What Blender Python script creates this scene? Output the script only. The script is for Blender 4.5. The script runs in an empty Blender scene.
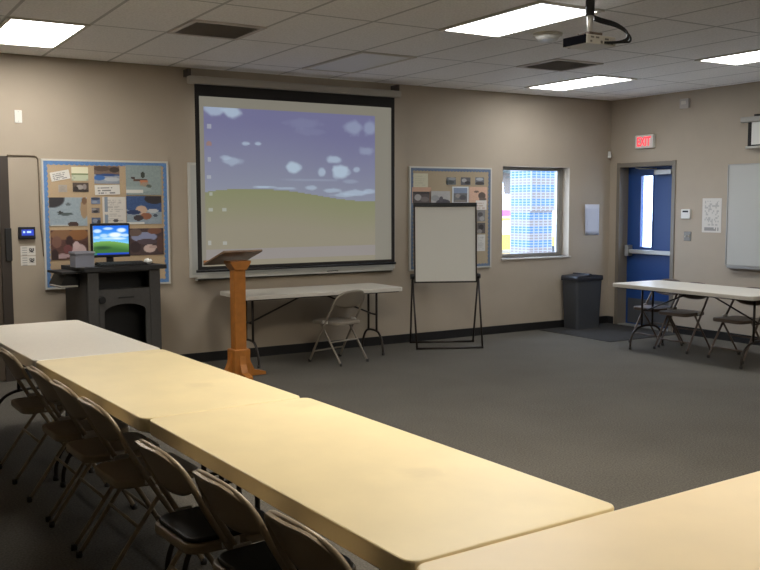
import bpy, bmesh, math, random
from mathutils import Vector, Matrix
random.seed(7)
S = bpy.context.scene
COL = S.collection
PI = math.pi
D, RX, H = 8.9885, 9.1637, 3.003          # back wall, right wall, ceiling
XL, YF = -5.0, -6.0                       # left wall, front wall (behind the camera)

# ------------------------------------------------------------------ materials
def lin(c):
    return tuple(((v/255)/12.92 if v/255 <= .04045 else ((v/255+.055)/1.055)**2.4) for v in c)

MATS = {}
def mat(name, rgb, rough=.6, metal=0., var=0., vscale=30., bump=0., spec=.5):
    if name in MATS: return MATS[name]
    m = bpy.data.materials.new(name); m.use_nodes = True
    nt = m.node_tree; b = nt.nodes['Principled BSDF']
    b.inputs['Roughness'].default_value = rough
    b.inputs['Metallic'].default_value = metal
    b.inputs['Specular IOR Level'].default_value = spec
    c = lin(rgb)
    b.inputs['Base Color'].default_value = (*c, 1)
    if var or bump:
        tc = nt.nodes.new('ShaderNodeTexCoord'); nz = nt.nodes.new('ShaderNodeTexNoise')
        nz.inputs['Scale'].default_value = vscale; nz.inputs['Detail'].default_value = 4
        nt.links.new(tc.outputs['Object'], nz.inputs['Vector'])
        if var:
            r = nt.nodes.new('ShaderNodeValToRGB')
            r.color_ramp.elements[0].position = .3; r.color_ramp.elements[1].position = .7
            r.color_ramp.elements[0].color = (*[x*(1-var) for x in c], 1)
            r.color_ramp.elements[1].color = (*[min(1, x*(1+var)) for x in c], 1)
            nt.links.new(nz.outputs['Fac'], r.inputs['Fac']); nt.links.new(r.outputs['Color'], b.inputs['Base Color'])
        if bump:
            bp = nt.nodes.new('ShaderNodeBump'); bp.inputs['Strength'].default_value = bump; bp.inputs['Distance'].default_value = .01
            nt.links.new(nz.outputs['Fac'], bp.inputs['Height']); nt.links.new(bp.outputs['Normal'], b.inputs['Normal'])
    MATS[name] = m
    return m

def emis(name, rgb_lin, strength):
    m = bpy.data.materials.new(name); m.use_nodes = True
    b = m.node_tree.nodes['Principled BSDF']
    b.inputs['Base Color'].default_value = (.8, .8, .8, 1)
    b.inputs['Emission Color'].default_value = (*rgb_lin, 1)
    b.inputs['Emission Strength'].default_value = strength
    MATS[name] = m
    return m

def pic_mat(name, rough=.6, emit=0., base=1.):
    m = bpy.data.materials.new(name); m.use_nodes = True
    nt = m.node_tree; b = nt.nodes['Principled BSDF']
    a = nt.nodes.new('ShaderNodeAttribute'); a.attribute_name = 'Col'
    b.inputs['Roughness'].default_value = rough
    if base >= 1: nt.links.new(a.outputs['Color'], b.inputs['Base Color'])
    else: b.inputs['Base Color'].default_value = (base, base, base, 1)
    if emit:
        nt.links.new(a.outputs['Color'], b.inputs['Emission Color'])
        b.inputs['Emission Strength'].default_value = emit
    return m

WALL = mat('tan_wall_paint', (176, 163, 145), .75, var=.03, vscale=3, bump=.03)
BASEB = mat('black_rubber_base', (30, 29, 29), .5)
CREAM = mat('cream_laminate', (240, 222, 176), .42, var=.035, vscale=5)
PALE = mat('pale_grey_laminate', (234, 226, 212), .35, var=.03, vscale=60)
WHITE_T = mat('white_plastic_top', (212, 206, 194), .4, var=.02, vscale=40)
STEEL = mat('dark_bronze_steel', (58, 52, 48), .4, .6)
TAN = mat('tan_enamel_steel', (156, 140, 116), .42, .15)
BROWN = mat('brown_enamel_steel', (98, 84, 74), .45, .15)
GREYC = mat('grey_enamel_steel', (138, 128, 114), .45, .15)
VINYL = mat('black_vinyl', (24, 23, 22), .5, bump=.05, vscale=200)
PLATED = mat('bright_plated_steel', (225, 222, 215), .3, .3)
RUBBER = mat('grey_rubber', (50, 48, 46), .7)
OAK = mat('honey_oak', (176, 112, 48), .4, var=.14, vscale=14)
OAKD = mat('oak_reading_board', (128, 100, 74), .4, var=.12, vscale=14)
WHITE = mat('white_paint', (226, 224, 216), .5)
OFFW = mat('off_white_plastic', (214, 209, 198), .5)
ALU = mat('aluminium', (176, 174, 168), .4, .7)
ALUM = mat('matt_aluminium', (204, 202, 194), .55, .05)
GREYM = mat('grey_steel', (130, 126, 118), .5, .4)
DARK = mat('black_plastic', (20, 20, 21), .45)
CHAR = mat('charcoal_laminate', (70, 68, 66), .55, var=.08, vscale=40)
CHARD = mat('dark_charcoal', (36, 35, 35), .6)
BOARDW = mat('whiteboard_enamel', (190, 190, 184), .32)
CORK = mat('tan_cork', (190, 166, 134), .85, var=.07, vscale=120)
BLUEB = mat('blue_paper_border', (96, 136, 188), .7, var=.12, vscale=60)
BLUED = mat('blue_door_paint', (28, 66, 126), .45)
FRAMEP = mat('taupe_frame_paint', (124, 115, 102), .5)
DBROWN = mat('dark_brown_frame', (62, 54, 48), .5)
BLACKC = mat('black_screen_cloth', (36, 33, 32), .8)
BIN = mat('grey_bin_plastic', (66, 68, 72), .55, var=.05, vscale=50)
BINL = mat('dark_bin_lid', (40, 42, 48), .5)
PAPER = pic_mat('printed_paper', .6)
SCREEN = pic_mat('glowing_projection_cloth', .9, .72, .08)  # projector and room light on the cloth put in as its own glow
LCD = pic_mat('lit_display', .3, 1.15, .02)
GLASS = bpy.data.materials.new('clear_glass'); GLASS.use_nodes = True
_n = GLASS.node_tree; _n.nodes.remove(_n.nodes['Principled BSDF'])
_t = _n.nodes.new('ShaderNodeBsdfTransparent'); _t.inputs[0].default_value = (.93, .96, .97, 1)
_g = _n.nodes.new('ShaderNodeBsdfGlossy'); _g.inputs['Roughness'].default_value = .02
_f = _n.nodes.new('ShaderNodeMixShader'); _f.inputs[0].default_value = .05
_n.links.new(_t.outputs[0], _f.inputs[1]); _n.links.new(_g.outputs[0], _f.inputs[2])
_n.links.new(_f.outputs[0], _n.nodes['Material Output'].inputs['Surface'])

# carpet
def carpet(name, rgb):
    m = mat(name, rgb, .95, spec=.1)
    nt = m.node_tree; b = nt.nodes['Principled BSDF']; c = lin(rgb)
    tc = nt.nodes.new('ShaderNodeTexCoord')
    n1 = nt.nodes.new('ShaderNodeTexNoise'); n1.inputs['Scale'].default_value = 90; n1.inputs['Detail'].default_value = 3
    n2 = nt.nodes.new('ShaderNodeTexNoise'); n2.inputs['Scale'].default_value = 1.3; n2.inputs['Detail'].default_value = 3
    mx = nt.nodes.new('ShaderNodeMath'); mx.operation = 'MULTIPLY_ADD'; mx.inputs[1].default_value = .25
    r = nt.nodes.new('ShaderNodeValToRGB')
    r.color_ramp.elements[0].position = .42; r.color_ramp.elements[1].position = .84
    r.color_ramp.elements[0].color = (*[x*.68 for x in c], 1); r.color_ramp.elements[1].color = (*[x*1.32 for x in c], 1)
    for n in (n1, n2): nt.links.new(tc.outputs['Object'], n.inputs['Vector'])
    nt.links.new(n2.outputs['Fac'], mx.inputs[0]); nt.links.new(n1.outputs['Fac'], mx.inputs[2])
    nt.links.new(mx.outputs[0], r.inputs['Fac']); nt.links.new(r.outputs['Color'], b.inputs['Base Color'])
    bp = nt.nodes.new('ShaderNodeBump'); bp.inputs['Strength'].default_value = .35; bp.inputs['Distance'].default_value = .006
    nt.links.new(n1.outputs['Fac'], bp.inputs['Height']); nt.links.new(bp.outputs['Normal'], b.inputs['Normal'])
    return m
CARPET = carpet('grey_carpet', (96, 92, 85))
MATM = carpet('dark_entrance_mat', (62, 61, 60))

# ceiling tiles 0.6 x 1.2 in a T-bar grid
def ceiling_mat():
    m = mat('acoustic_tile', (250, 248, 247), .9, spec=.1)
    nt = m.node_tree; b = nt.nodes['Principled BSDF']
    tc = nt.nodes.new('ShaderNodeTexCoord'); sx = nt.nodes.new('ShaderNodeSeparateXYZ')
    nt.links.new(tc.outputs['Object'], sx.inputs[0])
    def line(out, off, pitch, half):
        a = nt.nodes.new('ShaderNodeMath'); a.operation = 'SUBTRACT'; a.inputs[1].default_value = off - pitch/2
        nt.links.new(out, a.inputs[0])
        w = nt.nodes.new('ShaderNodeMath'); w.operation = 'FLOORED_MODULO'; w.inputs[1].default_value = pitch
        nt.links.new(a.outputs[0], w.inputs[0])
        s = nt.nodes.new('ShaderNodeMath'); s.operation = 'SUBTRACT'; s.inputs[1].default_value = pitch/2
        nt.links.new(w.outputs[0], s.inputs[0])
        ab = nt.nodes.new('ShaderNodeMath'); ab.operation = 'ABSOLUTE'; nt.links.new(s.outputs[0], ab.inputs[0])
        l = nt.nodes.new('ShaderNodeMath'); l.operation = 'LESS_THAN'; l.inputs[1].default_value = half
        nt.links.new(ab.outputs[0], l.inputs[0]); return l.outputs[0]
    lx = line(sx.outputs['X'], 1.25, .6, .013); ly = line(sx.outputs['Y'], 6.04, 1.2, .013)
    mxx = nt.nodes.new('ShaderNodeMath'); mxx.operation = 'MAXIMUM'
    nt.links.new(lx, mxx.inputs[0]); nt.links.new(ly, mxx.inputs[1])
    nz = nt.nodes.new('ShaderNodeTexNoise'); nz.inputs['Scale'].default_value = 60; nz.inputs['Detail'].default_value = 4
    nt.links.new(tc.outputs['Object'], nz.inputs['Vector'])
    r = nt.nodes.new('ShaderNodeValToRGB'); c = lin((250, 248, 247))
    r.color_ramp.elements[0].position = .35; r.color_ramp.elements[1].position = .65
    r.color_ramp.elements[0].color = (*[x*.92 for x in c], 1); r.color_ramp.elements[1].color = (*[x*1.06 for x in c], 1)
    nt.links.new(nz.outputs['Fac'], r.inputs['Fac'])
    mix = nt.nodes.new('ShaderNodeMixRGB'); mix.inputs['Color2'].default_value = (*[x*.62 for x in c], 1)
    nt.links.new(mxx.outputs[0], mix.inputs['Fac']); nt.links.new(r.outputs['Color'], mix.inputs['Color1'])
    nt.links.new(mix.outputs['Color'], b.inputs['Base Color'])
    return m
CEIL = ceiling_mat()

# ------------------------------------------------------------------ mesh helpers
class MB:
    def __init__(self): self.bm = bmesh.new()
    def _merge(self, b2, M=None):
        if M is not None: bmesh.ops.transform(b2, matrix=M, verts=b2.verts)
        mp = [self.bm.verts.new(v.co) for v in b2.verts]
        b2.verts.index_update()
        for f in b2.faces:
            try: nf = self.bm.faces.new([mp[v.index] for v in f.verts]); nf.smooth = f.smooth
            except ValueError: pass
        b2.free()
    def box(self, c, s, rot=None, bev=0., seg=2):
        b = bmesh.new(); bmesh.ops.create_cube(b, size=1)
        bmesh.ops.scale(b, vec=s, verts=b.verts)
        if bev: bmesh.ops.bevel(b, geom=b.edges[:], offset=bev, segments=seg, profile=.5, affect='EDGES')
        M = Matrix.Translation(c)
        if rot is not None: M = M @ (rot if isinstance(rot, Matrix) else Matrix.Rotation(rot, 4, 'Z'))
        self._merge(b, M); return self
    def ab(self, x0, x1, y0, y1, z0, z1, bev=0.):
        return self.box(((x0+x1)/2, (y0+y1)/2, (z0+z1)/2), (abs(x1-x0), abs(y1-y0), abs(z1-z0)), None, bev)
    def cyl(self, p, q, r, r2=None, seg=16):
        p, q = Vector(p), Vector(q); d = q-p; b = bmesh.new()
        bmesh.ops.create_cone(b, cap_ends=True, segments=seg, radius1=r, radius2=r if r2 is None else r2, depth=d.length)
        for f in b.faces: f.smooth = len(f.verts) == 4
        M = Matrix.Translation((p+q)/2) @ Vector((0, 0, 1)).rotation_difference(d.normalized()).to_matrix().to_4x4()
        self._merge(b, M); return self
    def sphere(self, c, r, sc=(1, 1, 1), sub=2):
        b = bmesh.new(); bmesh.ops.create_icosphere(b, subdivisions=sub, radius=r)
        for f in b.faces: f.smooth = True
        self._merge(b, Matrix.Translation(c) @ Matrix.Diagonal((*sc, 1))); return self
    def tube(self, pts, r, seg=10, smooth_pts=0):
        P = [Vector(p) for p in pts]
        for _ in range(smooth_pts):       # Chaikin corner rounding
            Q = [P[0]]
            for a, c in zip(P[:-1], P[1:]): Q += [a.lerp(c, .25), a.lerp(c, .75)]
            P = Q + [P[-1]]
        b = bmesh.new(); rings = []; ref = None
        for i, p in enumerate(P):
            t = (P[min(i+1, len(P)-1)]-P[max(i-1, 0)]).normalized()
            if ref is None:
                ref = t.orthogonal().normalized()
            ref = (ref - t*ref.dot(t)).normalized(); bi = t.cross(ref)
            rings.append([b.verts.new(p+ref*math.cos(a)*r+bi*math.sin(a)*r) for a in (2*PI*k/seg for k in range(seg))])
        for A, B in zip(rings[:-1], rings[1:]):
            for k in range(seg):
                f = b.faces.new((A[k], A[(k+1) % seg], B[(k+1) % seg], B[k])); f.smooth = True
        b.faces.new(rings[0][::-1]); b.faces.new(rings[-1])
        self._merge(b); return self
    def prism(self, pts, d0, d1, axis='z', bev=0.):
        """pts: 2D outline. axis z: (x,y) extruded in z; y: (x,z) in y; x: (y,z) in x."""
        def P(a, d): return {'z': (a[0], a[1], d), 'y': (a[0], d, a[1]), 'x': (d, a[0], a[1])}[axis]
        b = bmesh.new()
        lo = [b.verts.new(P(a, d0)) for a in pts]; hi = [b.verts.new(P(a, d1)) for a in pts]
        n = len(pts); b.faces.new(lo); b.faces.new(hi)
        for i in range(n): b.faces.new((lo[i], lo[(i+1) % n], hi[(i+1) % n], hi[i]))
        bmesh.ops.recalc_face_normals(b, faces=b.faces[:])
        if bev:
            ed = [e for e in b.edges if len(e.link_faces) == 2 and any(len(f.verts) > 4 for f in e.link_faces)]
            bmesh.ops.bevel(b, geom=ed, offset=bev, segments=2, profile=.5, affect='EDGES')
        self._merge(b); return self
    def shell(self, nu, nv, fn, t):
        """fn(u,v)->(point, normal); closed sheet of thickness t."""
        b = bmesh.new(); A = []; B = []
        for j in range(nv+1):
            ra, rb = [], []
            for i in range(nu+1):
                p, n = fn(i/nu, j/nv); p = Vector(p); n = Vector(n).normalized()
                ra.append(b.verts.new(p+n*t/2)); rb.append(b.verts.new(p-n*t/2))
            A.append(ra); B.append(rb)
        for j in range(nv):
            for i in range(nu):
                f = b.faces.new((A[j][i], A[j][i+1], A[j+1][i+1], A[j+1][i])); f.smooth = True
                f = b.faces.new((B[j][i], B[j+1][i], B[j+1][i+1], B[j][i+1])); f.smooth = True
        for j in range(nv):
            b.faces.new((A[j][0], A[j+1][0], B[j+1][0], B[j][0])); b.faces.new((A[j][nu], B[j][nu], B[j+1][nu], A[j+1][nu]))
        for i in range(nu):
            b.faces.new((A[0][i], B[0][i], B[0][i+1], A[0][i+1])); b.faces.new((A[nv][i], A[nv][i+1], B[nv][i+1], B[nv][i]))
        self._merge(b); return self
    def build(self, name, m, parent=None):
        bmesh.ops.recalc_face_normals(self.bm, faces=self.bm.faces[:])
        me = bpy.data.meshes.new(name); self.bm.to_mesh(me); self.bm.free()
        me.materials.append(m)
        o = bpy.data.objects.new(name, me); COL.objects.link(o)
        if parent: o.parent = parent
        return o

def rrect(w, h, r, n=6, cx=0., cy=0.):
    out = []
    for sx, sy, a0 in ((1, 1, 0), (-1, 1, PI/2), (-1, -1, PI), (1, -1, 1.5*PI)):
        for k in range(n+1):
            a = a0+PI/2*k/n
            out.append((cx+sx*(w/2-r)+r*math.cos(a), cy+sy*(h/2-r)+r*math.sin(a)))
    return out

def tag(o, label, cat, group=None, kind=None):
    o['label'] = label; o['category'] = cat
    if group: o['group'] = group
    if kind: o['kind'] = kind
    return o
def struct(o, label=None, cat=None):
    o['kind'] = 'structure'
    if label: o['label'] = label
    if cat: o['category'] = cat
    return o
def thing(name, label, cat, loc=(0, 0, 0), rz=0., group=None):
    o = bpy.data.objects.new(name, None); COL.objects.link(o)
    o.location = loc; o.rotation_euler = (0, 0, rz); o.empty_display_size = .1
    return tag(o, label, cat, group)
def copy_tree(o, parent=None):
    c = o.copy(); COL.objects.link(c)
    if parent: c.parent = parent
    for ch in list(o.children): copy_tree(ch, c)
    return c

def picture(name, w, h, fn, m=None, nx=40, ny=30, t=.003, parent=None):
    """Flat picture centred on the origin in the XZ plane, facing -Y; fn(u,v)->sRGB 0..255, u to the right, v up."""
    b = bmesh.new(); lay = b.loops.layers.float_color.new('Col')
    V = [[b.verts.new((-w/2+w*i/nx, -t/2, -h/2+h*j/ny)) for i in range(nx+1)] for j in range(ny+1)]
    for j in range(ny):
        for i in range(nx):
            f = b.faces.new((V[j][i], V[j][i+1], V[j+1][i+1], V[j+1][i]))
            c = (*lin(fn((i+.5)/nx, (j+.5)/ny)), 1)
            for l in f.loops: l[lay] = c
    bk = [b.verts.new((x, t/2, z)) for x, z in ((-w/2, -h/2), (w/2, -h/2), (w/2, h/2), (-w/2, h/2))]
    rim = [V[0], [r[-1] for r in V], V[-1][::-1], [r[0] for r in V][::-1]]
    fs = [b.faces.new(bk[::-1])]
    for k, row in enumerate(rim): fs.append(b.faces.new([*row[::-1], bk[k], bk[(k+1) % 4]]))
    for f in fs:
        for l in f.loops: l[lay] = (.75, .74, .70, 1)
    me = bpy.data.meshes.new(name); b.to_mesh(me); b.free(); me.materials.append(m or PAPER)
    o = bpy.data.objects.new(name, me); COL.objects.link(o)
    if parent: o.parent = parent
    return o

# ------------------------------------------------------------------ room shell
WX0, WX1, WZ0, WZ1 = 7.31, 8.43, .945, 2.10          # window opening
DY0, DY1, DZ1 = 7.895, 8.83, 2.138                    # door opening
TH = .26
struct(MB().ab(XL-.2, RX+TH, YF-.2, D+TH, -.08, 0).build('floor', CARPET))
struct(MB().ab(XL-.2, RX+TH, YF-.2, D+TH, H, H+.1).build('ceiling', CEIL))
w = MB()
w.ab(XL-.2, WX0, D, D+TH, 0, H); w.ab(WX1, RX+TH, D, D+TH, 0, H)
w.ab(WX0, WX1, D, D+TH, 0, WZ0); w.ab(WX0, WX1, D, D+TH, WZ1, H)
struct(w.build('wall_back', WALL))
w = MB()
w.ab(RX, RX+TH, YF-.2, DY0, 0, H); w.ab(RX, RX+TH, DY1, D, 0, H); w.ab(RX, RX+TH, DY0, DY1, DZ1, H)
struct(w.build('wall_right', WALL))
struct(MB().ab(XL-.2, XL, YF, D, 0, H).build('wall_left', WALL))
struct(MB().ab(XL-.2, RX, YF-.2, YF, 0, H).build('wall_front', WALL))
struct(MB().ab(1.50, RX-.012, D-.012, D, 0, .10).build('baseboard_back', BASEB))
b = MB(); b.ab(RX-.012, RX, YF, DY0-.05, 0, .10); b.ab(RX-.012, RX, DY1+.05, D-.012, 0, .10)
struct(b.build('baseboard_right', BASEB))

# window_1: aluminium frame, glass and sill
wf = MB(); y0, y1 = D+.13, D+.18
for a in ((WX0, WX0+.05, WZ0, WZ1), (WX1-.05, WX1, WZ0, WZ1), (WX0+.05, WX1-.05, WZ0, WZ0+.045), (WX0+.05, WX1-.05, WZ1-.045, WZ1)):
    wf.ab(a[0], a[1], y0, y1, a[2], a[3])
win = struct(wf.build('window_1', mat('window_frame_grey', (146, 142, 136), .5, .2)))
MB().ab(WX0+.05, WX1-.05, D+.15, D+.156, WZ0+.045, WZ1-.045).build('glass', GLASS, win)
MB().ab(WX1-.095, WX1-.05, D+.135, D+.165, WZ0+.045, WZ1-.045).build('window_stile', ALU, win)
MB().ab(WX0-.02, WX1+.03, D-.02, D+.13, WZ0-.02, WZ0, .004).build('window_sill', OFFW, win)

# door_1: blue exit door in a recess of the right wall
lx0, lx1 = RX+.15, RX+.195
LY0, LY1, LZ0, LZ1 = 8.37, 8.565, 1.055, 1.99
d = MB()
d.ab(lx0, lx1, DY0+.033, LY0, .014, DZ1-.004); d.ab(lx0, lx1, LY1, DY1-.033, .014, DZ1-.004)
d.ab(lx0, lx1, LY0, LY1, .014, LZ0); d.ab(lx0, lx1, LY0, LY1, LZ1, DZ1-.004)
door = struct(d.build('door_1', BLUED), 'blue exit door with a narrow bright window in the right wall')
f = MB()
for (a0, a1) in ((DY0-.025, DY0+.03), (DY1-.03, DY1+.025)): f.ab(RX-.012, RX+.145, a0, a1, 0, DZ1+.03)
f.ab(RX-.012, RX+.145, DY0+.03, DY1-.03, DZ1-.03, DZ1+.025)
# stop behind the leaf edge
for (a0, a1) in ((DY0, DY0+.032), (DY1-.032, DY1)): f.ab(RX+.145, RX+TH, a0, a1, 0, DZ1)
f.build('door_frame', FRAMEP, door)
MB().ab(lx0+.018, lx0+.024, LY0, LY1, LZ0, LZ1).build('glass', GLASS, door)
g = MB()
for a in ((LY0-.02, LY0, LZ0-.02, LZ1+.02), (LY1, LY1+.02, LZ0-.02, LZ1+.02), (LY0, LY1, LZ0-.02, LZ0), (LY0, LY1, LZ1, LZ1+.02)):
    g.ab(lx0-.008, lx0, a[0], a[1], a[2], a[3])
g.build('window_trim', mat('dark_blue_trim', (28, 60, 120), .4), door)
pb = MB().ab(lx0-.075, lx0-.03, DY0+.06, 8.70, .965, 1.02, .006).build('panic_bar', ALU, door)
k = MB().ab(lx0-.085, lx0, 8.70, 8.765, .93, 1.075, .006)
k.ab(lx0-.05, lx0, DY0+.055, DY0+.10, .96, 1.025)
k.build('latch_case', ALU, pb)
cl = MB().ab(lx0-.07, lx0, 8.02, 8.30, 2.0, 2.065, .008).build('door_closer', ALU, door)
MB().tube([(lx0-.05, 8.27, 2.075), (lx0-.12, 8.5, 2.085), (lx0-.06, 8.62, 2.10)], .009).build('closer_arm', ALU, cl)
MB().ab(lx0-.004, lx0, DY0+.07, DY1-.07, .03, .36).build('kick_plate', mat('dull_kick_plate', (92, 94, 98), .5, .4), door)
MB().ab(RX, RX+TH, DY0, DY1, 0, .012, .003).build('threshold', ALU, door)
h = MB()
for z in (.35, 1.1, 1.85): h.cyl((lx0-.011, DY0+.041, z), (lx0-.011, DY0+.041, z+.11), .009)
h.build('hinge', ALU, door)

# door_2: the dark door frame at the very left of the back wall
d2 = MB(); d2.ab(1.42, 1.505, D-.05, D, 0, 2.075); d2.ab(.40, 1.42, D-.05, D, 2.0, 2.075)
d2.ab(.40, .48, D-.05, D, 0, 2.0)
d2o = struct(d2.build('door_2', DBROWN), 'dark brown door frame at the edge of the back wall')
MB().ab(.48, 1.42, D-.03, D, .01, 2.0).build('door_leaf', mat('brown_door_leaf', (88, 76, 64), .5), d2o)
MB().ab(1.455, 1.51, D-.075, D-.05, 1.12, 1.42, .004).build('strike_box', CHARD, d2o)

tag(MB().ab(7.9, RX-.03, 7.70, D-.03, 0, .008, .003).build('entrance_mat', MATM),
    'dark entrance mat on the carpet before the blue door', 'mat')

# ------------------------------------------------------------------ ceiling lights
EL = emis('neutral_diffuser', (.96, .98, 1.), 14)
EL1 = emis('bright_diffuser', (1., .97, .92), 22)
EW = emis('warm_diffuser', (1., .92, .79), 45)
OFFD = mat('unlit_diffuser', (236, 236, 236), .5)
def troffer(cx, cy, m, label, group=None):
    t = thing('ceiling_light', label, 'ceiling light', (cx, cy, H), 0, group)
    f = MB()
    for a in ((-.3, -.265, -.6, .6), (.265, .3, -.6, .6), (-.265, .265, -.6, -.565), (-.265, .265, .565, .6)):
        f.ab(a[0], a[1], a[2], a[3], -.012, 0)
    f.build('frame', OFFW, t)
    MB().prism(rrect(.53, 1.13, .03, 4), -.007, -.001).build('diffuser', m, t)
    return t
troffer(1.55, 7.84, EL1, 'lit recessed light panel above the computer desk and its pin board')
troffer(4.55, 5.44, EL, 'lit recessed light panel partly hidden by the hanging projector')
troffer(7.49, 7.86, EL, 'lit recessed light panel near the corner, above the window')
troffer(7.55, 5.44, EL, 'lit recessed light panel cut off by the picture edge near the alarm box')
troffer(4.55, 7.84, OFFD, 'unlit grey light panel in the ceiling in front of the pull-down screen')
NEARG = 'lit light panels outside the view'
NEARL = 'lit recessed light panel in the near ceiling, outside the view'
troffer(2.75, 3.64, EW, NEARL, NEARG)
troffer(3.95, .04, EW, NEARL, NEARG)

# ------------------------------------------------------------------ ceiling fittings
def grille(cx, cy, label):
    t = thing('ceiling_vent', label, 'vent', (cx, cy, H))
    f = MB()
    for a in ((-.3, -.26, -.3, .3), (.26, .3, -.3, .3), (-.26, .26, -.3, -.26), (-.26, .26, .26, .3)): f.ab(a[0], a[1], a[2], a[3], -.012, 0)
    f.build('frame', mat('grey_vent_frame', (214, 206, 200), .6), t)
    MB().ab(-.26, .26, -.26, .26, -.002, 0).build('backing', mat('vent_shadow_grey', (140, 135, 132), .8), t)
    l = MB()
    for k in range(11): l.box((0, -.235+.047*k, -.008), (.52, .03, .002), Matrix.Rotation(.5, 4, 'X'))
    l.build('louvre', mat('grey_vent_louvre', (190, 184, 180), .6), t)
grille(2.75, 6.94, 'square louvred air vent in the ceiling left of the unlit light panel')
grille(6.35, 6.94, 'square louvred air vent in the ceiling beyond the hanging projector')
t = thing('smoke_detector', 'small white round detector on the ceiling beside the projector', 'detector', (5.12, 5.74, H))
MB().cyl((0, 0, -.02), (0, 0, 0), .115, .12, 28).build('base', OFFW, t)
MB().cyl((0, 0, -.055), (0, 0, -.02), .075, .105, 28).build('cover', WHITE, t)

# ------------------------------------------------------------------ projector
pr = thing('projector', 'white and black projector hanging from a ceiling pole', 'projector', (4.536, 4.664, 0))
MB().box((0, 0, 2.722), (.275, .222, .062), None, .006).build('casing', WHITE, pr)
MB().ab(-.1405, -.1365, -.109, .108, 2.693, 2.751).build('side_panel', mat('dark_vent_panel', (20, 21, 28), .95, spec=.05), pr)
MB().ab(-.128, .128, -.1135, -.111, 2.696, 2.748).build('connector_panel', OFFW, pr)
for x, z, sx, sz in ((-.085, 2.735, .028, .011), (-.038, 2.735, .028, .011), (.0, 2.708, .018, .018), (-.095, 2.708, .016, .012), (.047, 2.73, .033, .012), (.095, 2.708, .023, .018)):
    MB().ab(x-sx/2, x+sx/2, -.116, -.1135, z-sz/2, z+sz/2).build('socket', GREYM, pr)
MB().cyl((-.057, .111, 2.722), (-.057, .142, 2.722), .028, .026, 24).build('lens', DARK, pr)
MB().ab(-.055, .062, -.057, .057, 2.753, 2.782).build('mount_plate', BROWN, pr)
MB().cyl((0, 0, 2.782), (0, 0, 2.90), .019).build('pole', PLATED, pr)
MB().cyl((0, 0, 2.90), (0, 0, H), .030).build('ceiling_sleeve', CHARD, pr)
for dx, dz in ((0, 0), (.021, -.013), (-.006, .011)):
    MB().tube([(.018, -.02, 2.885+dz), (.06, -.047, 2.865+dz), (.16+dx, -.085, 2.845+dz), (.235+dx, -.123, 2.79+dz), (.215+dx, -.152, 2.735+dz),
             (.14+dx, -.156, 2.715), (.057+dx, -.142, 2.706), (.028+dx, -.116, 2.707)], .008, 8, 3).build('cable', DARK, pr)

# ------------------------------------------------------------------ folding tables
def table(name, label, L, W, loc, rz, top, z=.74, lip=.042, inset=.19):
    t = thing(name, label, 'table', loc, rz)
    MB().prism(rrect(L, W, .045, 6), z-lip, z, 'z', .006).build('tabletop', top, t)
    MB().prism(rrect(L-.06, W-.06, .03, 4), z-lip-.010, z-lip, 'z').build('apron', STEEL, t)
    for s in (-1, 1):
        x = s*(L/2-inset); g = MB()
        for y in (-.085, .085): g.tube([(x, y, z-lip), (x, y, .24)], .0125)
        yw = W/2-.12
        g.tube([(x, -yw, .01), (x, -yw+.004, .10), (x, -yw+.05, .20), (x, -.10, .255), (x, .10, .255), (x, yw-.05, .20), (x, yw-.004, .10), (x, yw, .01)], .0125, 10, 2)
        lg = g.build('leg', STEEL, t)
        for y in (-yw, yw): MB().cyl((x, y, 0), (x, y, .03), .016).build('foot_cap', RUBBER, lg)
        MB().tube([(x, 0, .43), (x-s*.62, 0, z-lip-.015)], .009).build('brace', STEEL, t)
        MB().tube([(x, -.085, .43), (x, .085, .43)], .009).build('crossbar', STEEL, t)
    return t

def along(y):   # outer-to-inner centre line of the long table row
    return 1.982-.055*(y-1.86)-.380
RZ = PI/2+.055
for y0, y1, top, lab in ((1.858, 3.73, CREAM, 'cream folding table in the long row, its end meeting the crosswise table'),
                         (3.735, 5.475, CREAM, 'cream folding table in the middle of the long row'),
                         (5.485, 7.25, PALE, 'pale greyish folding table at the end of the long row, by the computer desk')):
    yc = (y0+y1)/2
    table('folding_table', lab, y1-y0, .77, (along(yc)+(.006 if y0 < 2 else 0), yc, 0), RZ-(.012 if y0 < 2 else 0), top, .74, .062, .07)
# stains on the near table are part of the laminate: soft grey smudges
nt = CREAM.node_tree
tc = nt.nodes.new('ShaderNodeTexCoord'); nz = nt.nodes.new('ShaderNodeTexNoise'); nz.inputs['Scale'].default_value = 2.2; nz.inputs['Detail'].default_value = 5
rp = nt.nodes.new('ShaderNodeValToRGB'); rp.color_ramp.elements[0].position = .57; rp.color_ramp.elements[1].position = .78
rp.color_ramp.elements[0].color = (0, 0, 0, 1); rp.color_ramp.elements[1].color = (.45, .45, .45, 1)
mx = nt.nodes.new('ShaderNodeMixRGB'); mx.inputs['Color2'].default_value = (*lin((176, 158, 118)), 1)
pb_ = nt.nodes['Principled BSDF']; old = pb_.inputs['Base Color'].links[0].from_socket
nt.links.new(tc.outputs['Object'], nz.inputs['Vector']); nt.links.new(nz.outputs['Fac'], rp.inputs['Fac'])
nt.links.new(rp.outputs['Color'], mx.inputs['Fac']); nt.links.new(old, mx.inputs['Color1']); nt.links.new(mx.outputs['Color'], pb_.inputs['Base Color'])
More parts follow.
